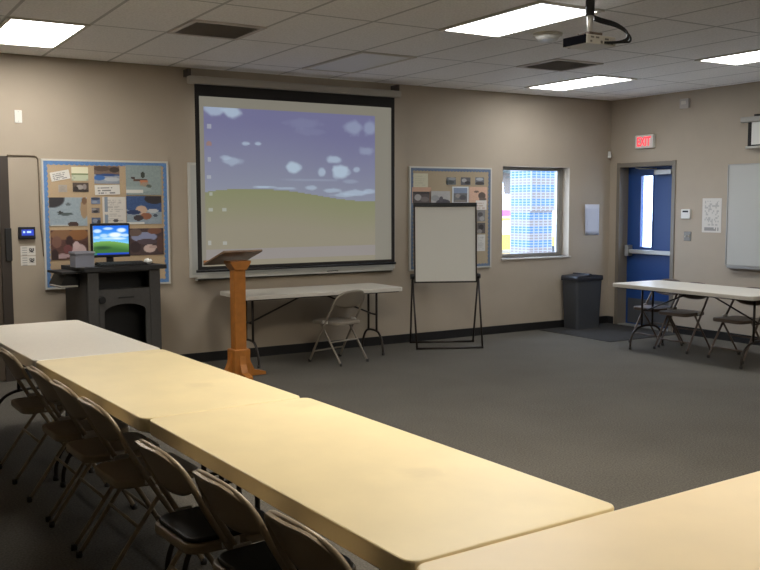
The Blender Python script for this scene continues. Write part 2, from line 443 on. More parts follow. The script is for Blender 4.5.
# crosswise table
RT2 = .042
ux, uy = math.cos(RT2), math.sin(RT2)
T2L, T2W = 1.83, .745
cx, cy = 1.205+ux*T2L/2+uy*T2W/2, 1.830+uy*T2L/2-ux*T2W/2
table('folding_table', 'light cream folding table set crosswise, cut off by the picture\'s lower corner', T2L, T2W, (cx, cy, 0), RT2,
      mat('light_cream_laminate', (236, 216, 176), .42, var=.03, vscale=5), .74, .062)
table('folding_table', 'whitish folding table against the wall under the pull-down screen', 1.84, .68, (4.42, 8.56, 0), 0, WHITE_T)
table('folding_table', 'white folding table along the right wall before the blue door', 1.83, .765, (7.96, 6.47, 0), PI/2, WHITE_T)

# ------------------------------------------------------------------ folding chairs
def chair_proto(label, m, pad, HT=.768, name='folding_chair'):
    t = thing(name, label, 'chair')
    up = HT-.735
    bk = [(-.213, -.045, .44), (-.208, -.13, .57+up*.5), (-.205, -.168, .635+up), (-.195, -.186, .672+up), (-.15, -.210, .712+up), (-.08, -.232, HT), (.08, -.232, HT), (.15, -.210, .712+up),
          (.195, -.186, .672+up), (.205, -.168, .635+up), (.208, -.13, .57+up*.5), (.213, -.045, .44)]
    MB().tube(bk, .0115, 10, 2).build('back_frame', m, t)
    for s in (-1, 1):
        g = MB().tube([(s*.213, -.045, .44), (s*.216, .09, .22), (s*.218, .205, .012)], .0115, 10, 1).build('leg', m, t)
        MB().cyl((s*.218, .205, 0), (s*.218, .205, .03), .015).build('foot_cap', RUBBER, g)
        g = MB().tube([(s*.192, .06, .415), (s*.192, -.10, .2), (s*.192, -.235, .012)], .0105, 10, 1).build('leg', m, t)
        MB().cyl((s*.192, -.235, 0), (s*.192, -.235, .03), .014).build('foot_cap', RUBBER, g)
        MB().box((s*.205, -.02, .43), (.012, .07, .035), None, .004).build('hinge', PLATED, t)
    MB().tube([(-.192, -.085, .225), (.192, -.085, .225)], .008).build('stretcher', m, t)
    MB().tube([(-.217, .15, .115), (.217, .15, .115)], .008).build('stretcher', m, t)
    sp = []
    for x, y in rrect(.385, .39, .06, 6, 0, .025):
        sp.append((x*(1-.10*max(0, -(y-.025))/.19), y))
    st = MB().prism(sp, .396, .434, 'z', .009).build('seat', m, t)
    if pad:
        MB().prism([(x*.93, .025+(y-.025)*.93) for x, y in sp], .434, .452, 'z', .008).build('seat_pad', VINYL, st)
    def fn(u, v):
        a = 2*u-1
        top = HT+.004-.075*max(0, (abs(a)-.35)/.65)**2.2
        bot = .578+up-.02*(1-a*a)+.03*abs(a)**3
        z = bot+(top-bot)*v
        y = -.115-.10*(z-up-.545)/.19-.036*(1-a*a)
        return (a*.202, y, z), (a*.25, -1, -.25)
    MB().shell(18, 8, fn, .012).build('backrest', m, t)
    return t
def copies(proto, spots):
    for i, (lab, loc, rz, grp) in enumerate(spots):
        o = proto if i == 0 else copy_tree(proto)
        o['label'] = lab; o.location = loc; o.rotation_euler = (0, 0, rz)
        if grp: o['group'] = grp
FX = -PI/2
ROW = 'folding chairs along the long table row'
def rowspot(yc, xb, lab, dr=0.): return (lab, (xb+.222, yc, 0), FX+.055+dr, ROW)
padded = chair_proto('', TAN, True)
copies(padded, [
    rowspot(2.22, 1.065, 'brownish tan folding chair at the cream table, cut off by the bottom picture edge', .03),
    rowspot(2.71, 1.03, 'tan black-seated folding chair beside the chair cut off by the bottom edge', .02),
    rowspot(3.19, .985, 'tan black-seated folding chair just before the joint of the cream tables', .02)])
plain = chair_proto('', TAN, False)
copies(plain, [
    rowspot(4.07, .985, 'plain tan folding chair just beyond the joint of the two cream tables'),
    rowspot(4.555, .965, 'plain tan folding chair, second beyond the joint of the two cream tables'),
    rowspot(5.03, .945, 'plain tan folding chair at the joint of the cream and pale grey tables'),
    rowspot(5.80, .915, 'tan folding chair at the pale grey table, cut off by the picture edge')])
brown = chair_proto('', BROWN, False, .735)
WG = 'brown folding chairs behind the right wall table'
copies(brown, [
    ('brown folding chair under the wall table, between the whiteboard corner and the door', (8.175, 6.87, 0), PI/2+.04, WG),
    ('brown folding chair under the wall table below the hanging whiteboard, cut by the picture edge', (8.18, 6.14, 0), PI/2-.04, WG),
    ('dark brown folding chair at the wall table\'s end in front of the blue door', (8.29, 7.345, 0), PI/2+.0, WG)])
grey = chair_proto('grey-tan folding chair turned at an angle before the table under the screen', GREYC, False, .75)
grey.location = (4.56, 8.27, 0); grey.rotation_euler = (0, 0, .26)

# ------------------------------------------------------------------ pull-down screen with its picture
CLOUDS = [(.073, .92, .05, .03, .75), (.155, .916, .045, .035, .9), (.222, .733, .022, .012, .8), (.279, .735, .02, .013, .8), (.151, .627, .05, .025, .6), (.12, .645, .03, .012, .5),
          (.459, .597, .038, .036, 1), (.61, .571, .022, .03, .8), (.679, .652, .042, .026, .8), (.71, .573, .048, .045, 1), (.766, .513, .05, .015, .35), (.80, .59, .02, .02, .7),
          (.856, .709, .04, .025, .4), (.785, .857, .05, .045, .45), (.874, .862, .035, .05, .45), (.511, .872, .09, .03, .15), (.56, .82, .08, .02, .12), (.305, .474, .05, .008, .8),
          (.55, .471, .035, .014, .7), (.66, .455, .05, .014, .7), (.801, .44, .08, .02, .75), (.73, .425, .07, .012, .6), (.425, .466, .05, .007, .6), (.87, .45, .04, .02, .7), (.56, .52, .16, .008, .25)]
ICONS = [(.045, .826), (.042, .633), (.04, .531), (.046, .429), (.045, .335), (.109, .335), (.039, .14), (.11, .137)]
HILL = [(0, .436), (.096, .455), (.203, .461), (.328, .459), (.458, .448), (.575, .425), (.695, .401), (.801, .389), (1, .386)]
def interp(T, x):
    for (a, p), (c, q) in zip(T[:-1], T[1:]):
        if x <= c: return p+(q-p)*(x-a)/(c-a)
    return T[-1][1]
def mixc(a, b_, t):
    t = max(0, min(1, t)); return tuple(x+(y-x)*t for x, y in zip(a, b_))
def hsh(x, y): return (math.sin(x*127.1+y*311.7)*43758.5453) % 1
def vnoise(x, y):
    i, j = math.floor(x), math.floor(y); a, b_ = x-i, y-j
    a, b_ = a*a*(3-2*a), b_*b_*(3-2*b_)
    return (hsh(i, j)*(1-a)+hsh(i+1, j)*a)*(1-b_)+(hsh(i, j+1)*(1-a)+hsh(i+1, j+1)*a)*b_
def screen_fn(u, v):
    lit_margin = (140, 136, 123)  # bare margin: room light on it is put into the glow colour
    if not (.018 < u < .906 and v < .937): return lit_margin
    hz = interp(HILL, u)
    if v > hz:
        c = mixc((144, 150, 170), (120, 120, 160), (v-hz)/.4)
        for cx, cy, rx, ry, s in CLOUDS:
            d_ = ((u-cx)/rx)**2+((v-cy)/ry)**2
            d_ *= .45+1.1*vnoise(u*34, v*30)+.3*vnoise(u*90, v*70)
            if d_ < 1.6: c = mixc(c, (186, 206, 226), s*max(0, min(1, 1.5-d_)))
    else:
        c = mixc((138, 142, 102), (152, 145, 124), (hz-v)/.22)
        if v < .10 and v > .035: c = mixc(c, (158, 152, 166), .5)
    if (u-.043)**2/.9+(v-.725)**2 < .00022: c = mixc(c, (176, 120, 90), .6)
    for ix, iy in ICONS:
        if abs(u-ix) < .0085 and abs(v-iy) < .011: c = mixc(c, (196, 202, 204), .6)
    return c
ps = thing('projection_screen', 'large pull-down screen showing a projected green hill under a blue cloudy sky', 'projection screen', (0, 0, 0))
MB().ab(3.20, 5.70, D-.17, D-.085, 2.83, 2.905, .012).build('housing', mat('grey_white_housing', (176, 170, 158), .5), ps)
for x in (3.20, 5.66): MB().ab(x, x+.03, D-.14, D, 2.905, 2.975).build('bracket', mat('brown_grey_bracket', (88, 80, 74), .6), ps)
bd = MB(); ys0, ys1 = D-.121, D-.117
bd.ab(3.27, 5.635, ys0, ys1, 2.715, 2.83); bd.ab(3.27, 3.315, ys0, ys1, .965, 2.715); bd.ab(5.59, 5.635, ys0, ys1, .965, 2.715); bd.ab(3.315, 5.59, ys0, ys1, .965, 1.0)
bd.build('border', BLACKC, ps)
MB().cyl((3.255, D-.119, .955), (5.65, D-.119, .955), .014).build('bottom_bar', DARK, ps)
sf = picture('screen_cloth', 2.275, 1.715, screen_fn, SCREEN, 200, 150, .003, ps)
sf.location = (3.315+2.275/2, D-.119, 1.0+1.715/2)

# whiteboard behind the screen
def whiteboard(x0, x1, z0, z1, lab, right=False, fm=None):
    fm = fm or ALUM; k = .012 if right else .025
    t = thing('whiteboard', lab, 'whiteboard', (0, 0, 0))
    f = MB()
    def P(a0, a1, d0, d1, c0, c1, mb):
        if right: mb.ab(RX-d1, RX-d0, a0, a1, c0, c1)
        else: mb.ab(a0, a1, D-d1, D-d0, c0, c1)
    s = MB(); P(x0+.01, x1-.01, 0, .016, z0+.01, z1-.01, s); s.build('writing_surface', BOARDW, t)
    for a in ((x0, x0+k, z0, z1), (x1-k, x1, z0, z1), (x0+k, x1-k, z0, z0+k), (x0+k, x1-k, z1-k, z1)):
        P(a[0], a[1], 0, .024, a[2], a[3], f)
    f.build('frame', fm, t)
    y = MB(); P(x0+.06, x1-.06, .0, .075, z0-.03, z0-.014, y); P(x0+.06, x1-.06, .068, .075, z0-.03, z0+.002, y); y.build('tray', fm, t)
    return t
whiteboard(3.22, 5.70, .885, 2.055, 'white framed whiteboard mostly hidden behind the pull-down screen')
whiteboard(4.65, 7.09, .90, 2.085, 'wide whiteboard on the right wall, cut off by the picture edge', True, ALU)
tag(MB().ab(4.80, 4.93, D-.066, D-.028, .872, .895, .006).build('board_eraser', DARK), 'small dark eraser lying on the tray below the screen', 'eraser')

# second pull-down screen on the right wall
m2 = thing('wall_map_screen', 'short pulled-down screen in a grey case above the right whiteboard', 'projection screen')
MB().ab(RX-.13, RX-.05, 4.6, 6.86, 2.545, 2.605, .01).build('housing', mat('grey_case', (168, 164, 156), .5), m2)
MB().ab(RX-.092, RX-.088, 4.68, 6.78, 2.27, 2.545).build('border', BLACKC, m2)
MB().ab(RX-.096, RX-.092, 4.74, 6.73, 2.29, 2.545).build('screen_cloth', WHITE, m2)
MB().cyl((RX-.09, 4.66, 2.262), (RX-.09, 6.80, 2.262), .014).build('bottom_bar', OFFW, m2)
for y in (4.8, 6.66): MB().ab(RX-.10, RX, y, y+.04, 2.605, 2.63).build('bracket', CHARD, m2)

# ------------------------------------------------------------------ bulletin boards
def bulletin(x0, z0, w_, h_, lab, colour, cork=None, bw=.028):
    t = thing('bulletin_board', lab, 'bulletin board', (x0+w_/2, D, z0+h_/2))
    MB().ab(-w_/2+.02, w_/2-.02, -.018, 0, -h_/2+.02, h_/2-.02).build('cork_panel', cork or CORK, t)
    f = MB()
    for a in ((-w_/2, -w_/2+.018, -h_/2, h_/2), (w_/2-.018, w_/2, -h_/2, h_/2), (-w_/2+.018, w_/2-.018, -h_/2, -h_/2+.018), (-w_/2+.018, w_/2-.018, h_/2-.018, h_/2)):
        f.ab(a[0], a[1], -.024, 0, a[2], a[3])
    f.build('frame', ALUM, t)
    n = 25
    for side in range(4):
        L = (w_ if side % 2 == 0 else h_)-.036
        pts = [(-L/2, 0), (L/2, 0)]
        for k in range(n*4+1):
            x = L/2-L*k/(n*4); pts.append((x, bw+.011*abs(math.sin(PI*k/4))))
        g = MB().prism(pts, -.0212-.0004*(side % 2), -.0181, 'y')
        half = (h_ if side % 2 == 0 else w_)/2-.018
        bmesh.ops.translate(g.bm, vec=(0, 0, -half), verts=g.bm.verts)
        bmesh.ops.rotate(g.bm, cent=(0, 0, 0), matrix=Matrix.Rotation(side*PI/2, 3, 'Y'), verts=g.bm.verts)
        g.build('scalloped_border', colour, t)
    return t
bulletin(1.80, .835, 1.215, 1.225, 'cork board with bright blue border and large photographs behind the computer desk', BLUEB)
bulletin(5.905, .845, 1.215, 1.225, 'cork board with dull blue border behind the flip chart easel', mat('dull_blue_border', (104, 120, 144), .7, var=.12, vscale=60), mat('grey_tan_cork', (172, 156, 130), .85, var=.07, vscale=120), .026)

def text_lines(bg, fg, n, mg=.1, fill=.5):
    def f(u, v):
        if not (mg < u < 1-mg and mg < v < 1-mg): return bg
        k = (v-mg)/(1-2*mg)*n; i = int(k)
        if k-i < fill and hsh(i, int(u*22)) > .22 and u < 1-mg-.3*hsh(i, 7): return fg
        return bg
    return f
def blobs(bg, L, cap=None):
    def f(u, v):
        c = bg(u, v) if callable(bg) else bg
        c = tuple(x+10*(hsh(int(u*30), int(v*24))-.5) for x in c)
        for x, y, rx, ry, col in L:
            e = ((u-x)/rx)**2+((v-y)/ry)**2
            if e < 1.15: c = mixc(c, col, (1.15-e)*4)
        if cap and cap[0] < u < cap[1] and cap[2] < v < cap[3]: c = (222, 220, 212)
        return tuple(max(0, min(255, x)) for x in c)
    return f
def pin(name, cx, cz, w_, h_, fn, label, cat, tilt=0., layer=0, grp='prints pinned on the computer desk board', nx=36, ny=28):
    o = picture(name, w_, h_, fn, PAPER, nx, ny, .002)
    o.location = (cx, D-.0228-.0021*layer, cz); o.rotation_euler = (0, tilt, 0)
    return tag(o, label, cat, grp)
G1 = 'prints pinned on the computer desk board'
W_ = (226, 222, 214)
pin('paper_card', 1.967, 1.906, .175, .085, text_lines(W_, (150, 148, 145), 4), 'tilted white card with lines of text in the blue-bordered board\'s top corner', 'card', -.2)
pin('paper_card', 2.149, 1.924, .155, .13, lambda u, v: (232, 226, 196) if v > .55 else ((128, 140, 96) if v > .42 else ((200, 206, 178) if hsh(int(u*9), int(v*7)) > .3 else (178, 184, 160))),
    'cream and green card beside the tilted white card', 'card')
pin('paper_note', 1.988, 1.785, .079, .069, text_lines((176, 166, 154), (160, 152, 142), 5), 'small greyish note under the tilted white card', 'note')
pin('photo_print', 2.153, 1.798, .149, .087, blobs((86, 74, 66), [(.45, .5, .25, .25, (168, 160, 154)), (.75, .55, .12, .3, (150, 140, 138)), (.2, .3, .15, .3, (52, 44, 42)), (.6, .1, .4, .12, (60, 52, 50))]),
    'small dark photograph under the cream and green card', 'photograph')
pin('photo_print', 2.404, 1.918, .243, .168, blobs(lambda u, v: (122, 100, 86) if v > .55 else (152, 160, 172), [(.3, .85, .3, .15, (92, 74, 64)), (.8, .8, .2, .15, (66, 54, 48)), (.2, .33, .22, .14, (66, 110, 176)), (.55, .5, .5, .06, (50, 76, 128)), (.7, .25, .3, .12, (186, 190, 194))]),
    'photograph of a blue pool edge below brown banks, top middle of the board', 'photograph')
pin('paper_card', 2.405, 1.775, .24, .095, text_lines(W_, (140, 138, 136), 3, .12), 'white caption card under the blue pool photograph', 'card', -.03, 1)
pin('photo_print', 2.765, 1.871, .356, .291, blobs((146, 160, 158), [(.47, .68, .06, .10, (58, 64, 56)), (.4, .5, .20, .05, (92, 66, 52)), (.5, .45, .12, .06, (196, 128, 92)), (.52, .36, .13, .06, (168, 148, 126)), (.2, .58, .06, .04, (70, 60, 56)), (.63, .3, .08, .05, (92, 100, 90)), (.3, .2, .4, .1, (158, 172, 170))], (.0, .46, .06, .17)),
    'large teal photograph of a swimmer in the top corner away from the text cards', 'photograph')
pin('photo_print', 2.032, 1.566, .348, .270, blobs((156, 170, 178), [(.08, .95, .32, .30, (52, 50, 54)), (.92, .6, .10, .34, (172, 144, 112)), (.93, .88, .07, .12, (128, 98, 74)), (.5, .76, .07, .05, (106, 116, 118)), (.42, .42, .2, .05, (84, 96, 96)), (.28, .48, .07, .04, (62, 66, 64)), (.62, .06, .14, .09, (74, 54, 48))], (.02, .5, .0, .05)),
    'large pale photograph of small figures in grey water with a dark corner', 'photograph')
pin('photo_print', 2.289, 1.670, .085, .063, blobs((112, 128, 158), [(.5, .8, .5, .2, (66, 74, 96)), (.4, .3, .3, .2, (150, 160, 176))]), 'tiny bluish photograph, top one of the column of three', 'photograph')
pin('photo_print', 2.287, 1.577, .076, .050, blobs((112, 104, 106), [(.5, .3, .3, .25, (62, 58, 62)), (.3, .7, .3, .2, (150, 146, 146))]), 'tiny grey photograph, middle one of the column of three', 'photograph')
pin('photo_print', 2.289, 1.477, .086, .062, blobs((88, 100, 128), [(.4, .5, .3, .3, (142, 150, 166)), (.8, .3, .2, .3, (58, 60, 72))]), 'tiny dark blue photograph, bottom one of the column of three', 'photograph')
def page(u, v):
    if .08 < u < .22 and hsh(2, int(v*12)) > .35: return (140, 152, 166)
    if ((u-.55)/.12)**2+((v-.09)/.05)**2 < 1: return (84, 80, 80)
    return text_lines((216, 210, 200), (188, 182, 174), 14, .08)(u, v)
pin('paper_page', 2.467, 1.58, .225, .252, page, 'cream printed page right of the three tiny photographs', 'page')
pin('photo_print', 2.761, 1.578, .351, .276, blobs(lambda u, v: (60, 86, 132) if v > .52-.1*u else (150, 164, 174), [(.8, .9, .28, .18, (54, 48, 50)), (.42, .5, .16, .16, (206, 176, 152)), (.2, .42, .2, .08, (40, 58, 98)), (.55, .28, .16, .12, (150, 98, 72)), (.33, .22, .14, .10, (66, 58, 62)), (.75, .47, .16, .07, (196, 200, 202)), (.82, .3, .06, .06, (74, 84, 96))], (.0, .5, .0, .07)),
    'large dark blue and white photograph below the teal swimmer one', 'photograph')
pin('photo_print', 2.034, 1.253, .345, .280, blobs((96, 64, 58), [(.3, .85, .3, .18, (142, 104, 74)), (.75, .85, .25, .2, (150, 102, 62)), (.5, .6, .1, .2, (60, 38, 38)), (.16, .6, .13, .2, (128, 92, 78)), (.75, .28, .2, .24, (220, 192, 190)), (.68, .48, .09, .12, (226, 200, 198)), (.3, .12, .2, .08, (176, 150, 150)), (.1, .15, .1, .2, (58, 40, 40)), (.45, .35, .12, .15, (120, 70, 70))]),
    'brownish red photograph of a group beside the monitor, behind the grey box', 'photograph')
pin('photo_print', 2.771, 1.265, .357, .265, blobs((76, 58, 58), [(.45, .68, .36, .18, (148, 154, 186)), (.2, .85, .18, .14, (112, 92, 84)), (.75, .9, .2, .12, (128, 86, 66)), (.52, .5, .3, .1, (90, 74, 80)), (.6, .24, .17, .15, (214, 188, 180)), (.7, .3, .12, .06, (196, 166, 156)), (.2, .3, .15, .2, (60, 44, 46)), (.9, .4, .1, .3, (96, 66, 58))]),
    'dark photograph of a group with a white shirt, on the mouse side of the monitor', 'photograph')
G2 = 'prints pinned on the board behind the easel'
pin('paper_sheet', 6.060, 1.908, .205, .16, text_lines((206, 202, 176), (194, 190, 166), 5), 'cream sheet in the top corner of the board behind the easel', 'sheet', 0, 0, G2)
pin('photo_print', 6.501, 1.904, .140, .088, blobs((104, 106, 108), [(.4, .35, .4, .25, (74, 78, 76)), (.6, .8, .4, .2, (146, 148, 150))]), 'small grey photograph at the left of the top trio on the easel\'s board', 'photograph', 0, 0, G2)
pin('photo_print', 6.717, 1.904, .145, .092, blobs((96, 94, 98), [(.35, .6, .25, .25, (166, 164, 164)), (.7, .3, .3, .2, (60, 56, 58))]), 'small grey photograph in the middle of the top trio on the easel\'s board', 'photograph', 0, 0, G2)
pin('photo_print', 6.930, 1.907, .138, .092, blobs((110, 112, 118), [(.5, .75, .4, .2, (170, 174, 180)), (.5, .2, .5, .2, (74, 70, 68))]), 'small grey photograph at the right of the top trio on the easel\'s board', 'photograph', 0, 0, G2)
pin('paper_backing', 6.075, 1.735, .27, .185, lambda u, v: (200, 162, 138), 'peach backing sheet behind the dark photograph over the flip chart', 'sheet', 0, 0, G2)
pin('photo_print', 6.068, 1.70, .241, .15, blobs((88, 80, 78), [(.3, .55, .2, .25, (172, 168, 166)), (.7, .4, .25, .2, (120, 112, 110)), (.5, .9, .5, .1, (60, 54, 54))]), 'dark photograph on the peach sheet at the flip chart\'s top corner', 'photograph', 0, 1, G2)
pin('photo_print', 6.341, 1.70, .291, .165, blobs((176, 174, 172), [(.65, .2, .35, .22, (74, 70, 76)), (.55, .42, .1, .2, (88, 84, 90)), (.25, .5, .2, .2, (150, 150, 150))]), 'pale photograph with a dark shape next to the peach-backed photograph', 'photograph', 0, 0, G2)
def wb(u, v):
    if not (.07 < u < .93 and .06 < v < .92): return (214, 218, 222)
    return blobs(lambda a, c: (128, 140, 162) if c > .6 else (106, 106, 106), [(.35, .45, .15, .12, (150, 140, 136)), (.65, .35, .2, .15, (82, 80, 84)), (.5, .12, .4, .1, (130, 122, 116))])(u, v)
pin('photo_print', 6.639, 1.737, .246, .203, wb, 'white-edged bluish photograph in the middle of the easel\'s board', 'photograph', 0, 0, G2)
pin('paper_sheet', 6.910, 1.73, .277, .215, blobs((212, 174, 150), [(.7, .5, .2, .2, (96, 82, 76)), (.4, .72, .14, .06, (120, 100, 90)), (.75, .3, .2, .1, (110, 96, 90))]), 'peach sheet with a dark picture beside the white-edged photograph', 'sheet', 0, 0, G2)
pin('paper_card', 6.955, 1.615, .165, .115, text_lines((220, 214, 206), (196, 176, 160), 3), 'white card overlapping the lower edge of the peach picture sheet', 'card', 0, 1, G2)
pin('photo_print', 6.957, 1.485, .124, .140, blobs((128, 126, 126), [(.4, .6, .3, .2, (86, 82, 82)), (.6, .25, .3, .2, (160, 158, 156))]), 'grey photograph beside the flip chart, the upper of two', 'photograph', 0, 0, G2)
pin('photo_print', 6.959, 1.333, .124, .130, blobs((92, 86, 84), [(.5, .6, .3, .25, (54, 50, 50)), (.3, .2, .3, .2, (140, 136, 132))]), 'dark photograph beside the flip chart, the lower of two', 'photograph', 0, 0, G2)
pin('paper_page', 6.960, 1.152, .124, .203, text_lines((206, 204, 198), (180, 178, 174), 8), 'long white page below the photographs beside the flip chart', 'page', 0, 0, G2)

# ------------------------------------------------------------------ small wall fittings on the back wall
t = thing('time_clock', 'black wall unit with a glowing blue display beside the dark door frame', 'time clock', (1.652, D, 1.372))
MB().box((0, -.018, 0), (.148, .036, .112), None, .006).build('housing', mat('navy_black_plastic', (22, 22, 34), .4), t)
o = picture('display', .106, .056, lambda u, v: (190, 220, 255) if (.4 < v < .75 and .12 < u < .8 and hsh(int(u*14), 3) > .25) else (24, 62, 190), LCD, 28, 12, .002, t); o.location = (.005, -.0365, .004)
for z, l, k in ((1.206, 'white paper notice right under the blue-lit wall unit', 0), (1.112, 'white paper notice, lower of the two under the blue-lit wall unit', 1)):
    o = picture('notice_sign', .133, .088, lambda u, v: (70, 66, 66) if ((.58 < u < .9) and .3 < v < .75 and hsh(int(u*20), int(v*14)) > .25) else ((170, 168, 164) if (.1 < u < .45 and int(v*12) % 3 == 0) else (222, 218, 210)), PAPER, 30, 20, .002)
    o.location = (1.66, D-.0012, z); tag(o, l, 'notice', 'notices under the wall unit')
t = thing('wall_plate', 'small white blank plate high on the back wall above the door frame', 'wall plate', (1.617, D, 2.44))
MB().box((0, -.004, 0), (.064, .008, .116), None, .003).build('plate', WHITE, t)
for z in (-.042, .042): MB().cyl((0, -.0095, z), (0, -.008, z), .004, None, 8).build('screw', ALU, t)
tag(MB().tube([(1.505, D-.008, 2.085), (1.74, D-.008, 2.085), (1.765, D-.008, 2.075), (1.778, D-.008, 2.04), (1.778, D-.008, 1.45), (1.79, D-.008, 1.32), (1.798, D-.008, 1.15)], .007, 8, 1)
    .build('wall_cable', mat('tan_cable', (112, 98, 80), .6)), 'thin tan cable running over the wall from the door frame to the pin board', 'cable')
def curl(u, v):
    x = -.14+.28*u; a = max(0, .3-u)/.3
    return (x+.02*a*(1-v)-.015*a*v, -.003-.035*a*a*(.4+.6*v), -.205+.41*v), (0, -1, 0)
c = MB().shell(14, 6, curl, .0015)
o = tag(c.build('wall_paper_sheet', mat('pale_blue_white_paper', (214, 216, 226), .6)), 'white paper sheet with a curling edge between the window and the corner', 'paper'); o.location = (8.83, D, 1.415)
t = thing('motion_sensor', 'small white motion sensor high in the corner beside the exit sign', 'sensor', (RX-.055, D-.035, 2.28), PI/4)
MB().box((0, 0, 0), (.078, .04, .09), None, .008).build('housing', WHITE, t)
MB().box((0, -.0215, -.012), (.04, .006, .04), None, .002).build('lens', OFFW, t)

# ------------------------------------------------------------------ small wall fittings on the right wall
es = thing('exit_sign', 'white exit sign with glowing red letters above the blue door', 'exit sign', (RX, 8.36, 2.425))
MB().box((-.025, 0, 0), (.05, .30, .17), None, .006).build('housing', WHITE, es)
RED = emis('red_letters', (1., .045, .065), 1.5); RED.node_tree.nodes['Principled BSDF'].inputs['Base Color'].default_value = (.5, .03, .04, 1)
fc = bpy.data.curves.new('exit_text', 'FONT'); fc.body = 'EXIT'; fc.size = .165; fc.extrude = .002; fc.offset = .003; fc.align_x = 'CENTER'; fc.align_y = 'CENTER'
to = bpy.data.objects.new('exit_text', fc); COL.objects.link(to); bpy.context.view_layer.update()
me = bpy.data.meshes.new_from_object(to.evaluated_get(bpy.context.evaluated_depsgraph_get())); bpy.data.objects.remove(to)
me.materials.clear(); me.materials.append(RED)
xs = [v.co.x for v in me.vertices]; zs = [v.co.y for v in me.vertices]
sx, sz = .225/(max(xs)-min(xs)), .118/(max(zs)-min(zs)); mx_, mz_ = (max(xs)+min(xs))/2, (max(zs)+min(zs))/2
for v in me.vertices:
    v.co = (-.052+v.co.z, -(v.co.x-mx_)*sx, (v.co.y-mz_)*sz)
eo = bpy.data.objects.new('letters', me); COL.objects.link(eo); eo.parent = es
t = thing('wall_thermostat', 'white thermostat on the wall beside the blue door, above the grey switch plate', 'thermostat', (RX, 7.685, 1.50))
MB().box((-.015, 0, 0), (.03, .14, .115), None, .006).build('housing', WHITE, t)
MB().box((-.0315, 0, .03), (.003, .085, .022)).build('display', CHARD, t)
t = thing('switch_plate', 'grey steel switch plate under the white thermostat', 'switch', (RX, 7.665, 1.225))
MB().box((-.004, 0, 0), (.008, .11, .115), None, .003).build('plate', GREYM, t)
for y in (-.025, .025): MB().box((-.012, y, 0), (.012, .012, .026), Matrix.Rotation(.3, 4, 'Y')).build('toggle', OFFW, t)
def mapfn(u, v):
    n = hsh(int(u*16), int(v*20))
    if .1 < u < .9 and .06 < v < .16 and n > .5: return (150, 146, 140)
    if .12 < u < .88 and .2 < v < .92 and n > .62: return (184, 180, 172)
    return (214, 209, 200)
o = picture('wall_poster', .275, .41, mapfn, PAPER, 32, 40, .002); o.rotation_euler = (0, 0, -PI/2); o.location = (RX-.0015, 7.315, 1.485)
tag(o, 'white printed plan sheet on the right wall between thermostat and whiteboard', 'poster')
t = thing('wall_strobe', 'small grey-white alarm box near the ceiling of the right wall', 'alarm', (RX, 7.745, 2.85))
MB().box((-.02, 0, 0), (.04, .13, .115), None, .006).build('housing', mat('greyish_white', (184, 178, 172), .5), t)
MB().box((-.044, 0, .01), (.01, .07, .04), None, .003).build('lens', OFFW, t)

# ------------------------------------------------------------------ computer console
cs = thing('computer_desk', 'dark grey lectern-like computer desk with an arched front opening', 'desk', (0, 0, 0))
X0, X1, Y0, Y1 = 1.985, 2.685, 8.30, 8.85   # in the desk's own frame
bd = MB(); bd.ab(X0, X0+.025, Y0+.03, Y1, .04, 1.05); bd.ab(X1-.025, X1, Y0+.03, Y1, .04, 1.05)
bd.ab(X0, X1, Y1-.02, Y1, .04, 1.05); bd.ab(X0, X1, Y0+.03, Y1, .02, .06); bd.ab(X0+.02, X1-.02, Y0+.04, Y1, .855, .87)
bd.build('body', CHAR, cs)
fr = MB(); fr.ab(X0, 2.09, Y0, Y0+.03, .02, 1.05, .01); fr.ab(2.575, X1, Y0, Y0+.03, .02, 1.05, .01)
arch = [(2.09, .88), (2.575, .88), (2.575, .02), (2.535, .02)]
for k in range(17):
    a = PI*k/16; arch.append((2.335+.20*math.cos(a), .67+.075*math.sin(a)))
arch += [(2.135, .02), (2.09, .02)]
fr.prism(arch, Y0+.004, Y0+.03, 'y'); fr.ab(2.09, 2.575, Y0+.004, Y0+.03, 1.035, 1.05)
fr.build('front_panel', CHAR, cs)
MB().ab(2.05, 2.62, Y0+.22, Y0+.24, .87, 1.05).build('slot_back', DARK, cs)
MB().ab(2.05, 2.62, Y0+.20, Y0+.22, .06, .85).build('dark_interior', DARK, cs)  # darkness inside the arch put in as a black panel
MB().prism([(1.95, Y0-.03), (2.735, Y0-.03), (2.72, Y1), (1.95, Y1)], 1.05, 1.088, 'z', .012).build('worktop', CHARD, cs)
MB().cyl((2.115, Y0-.012, .79), (2.115, Y0+.004, .79), .032, .036, 20).build('lock_knob', DARK, cs)
MB().ab(2.27, 2.42, Y0-.002, Y0+.004, .795, .81).build('name_strip', CHARD, cs)
sh = MB(); sh.ab(1.80, X0, Y0+.12, Y1-.06, 1.03, 1.052, .004)
sh.build('side_shelf', CHARD, cs)
MB().prism([(1.815, .925), (X0, .905), (X0, 1.03), (1.87, 1.03)], Y0+.20, Y0+.50, 'y').build('shelf_bracket', DARK, cs)
MB().ab(1.80, 1.96, Y0+.16, Y0+.44, .908, .922, .003).build('bracket_ledge', mat('pale_ledge', (170, 165, 155), .5), cs)
fl = MB(); fl.ab(X1, X1+.045, Y0+.10, Y1-.05, .36, .98, .012); fl.build('folded_leaf', CHARD, cs)
MB().ab(X1+.045, X1+.052, Y0+.16, Y0+.20, .62, .80).build('leaf_handle', GREYM, cs)

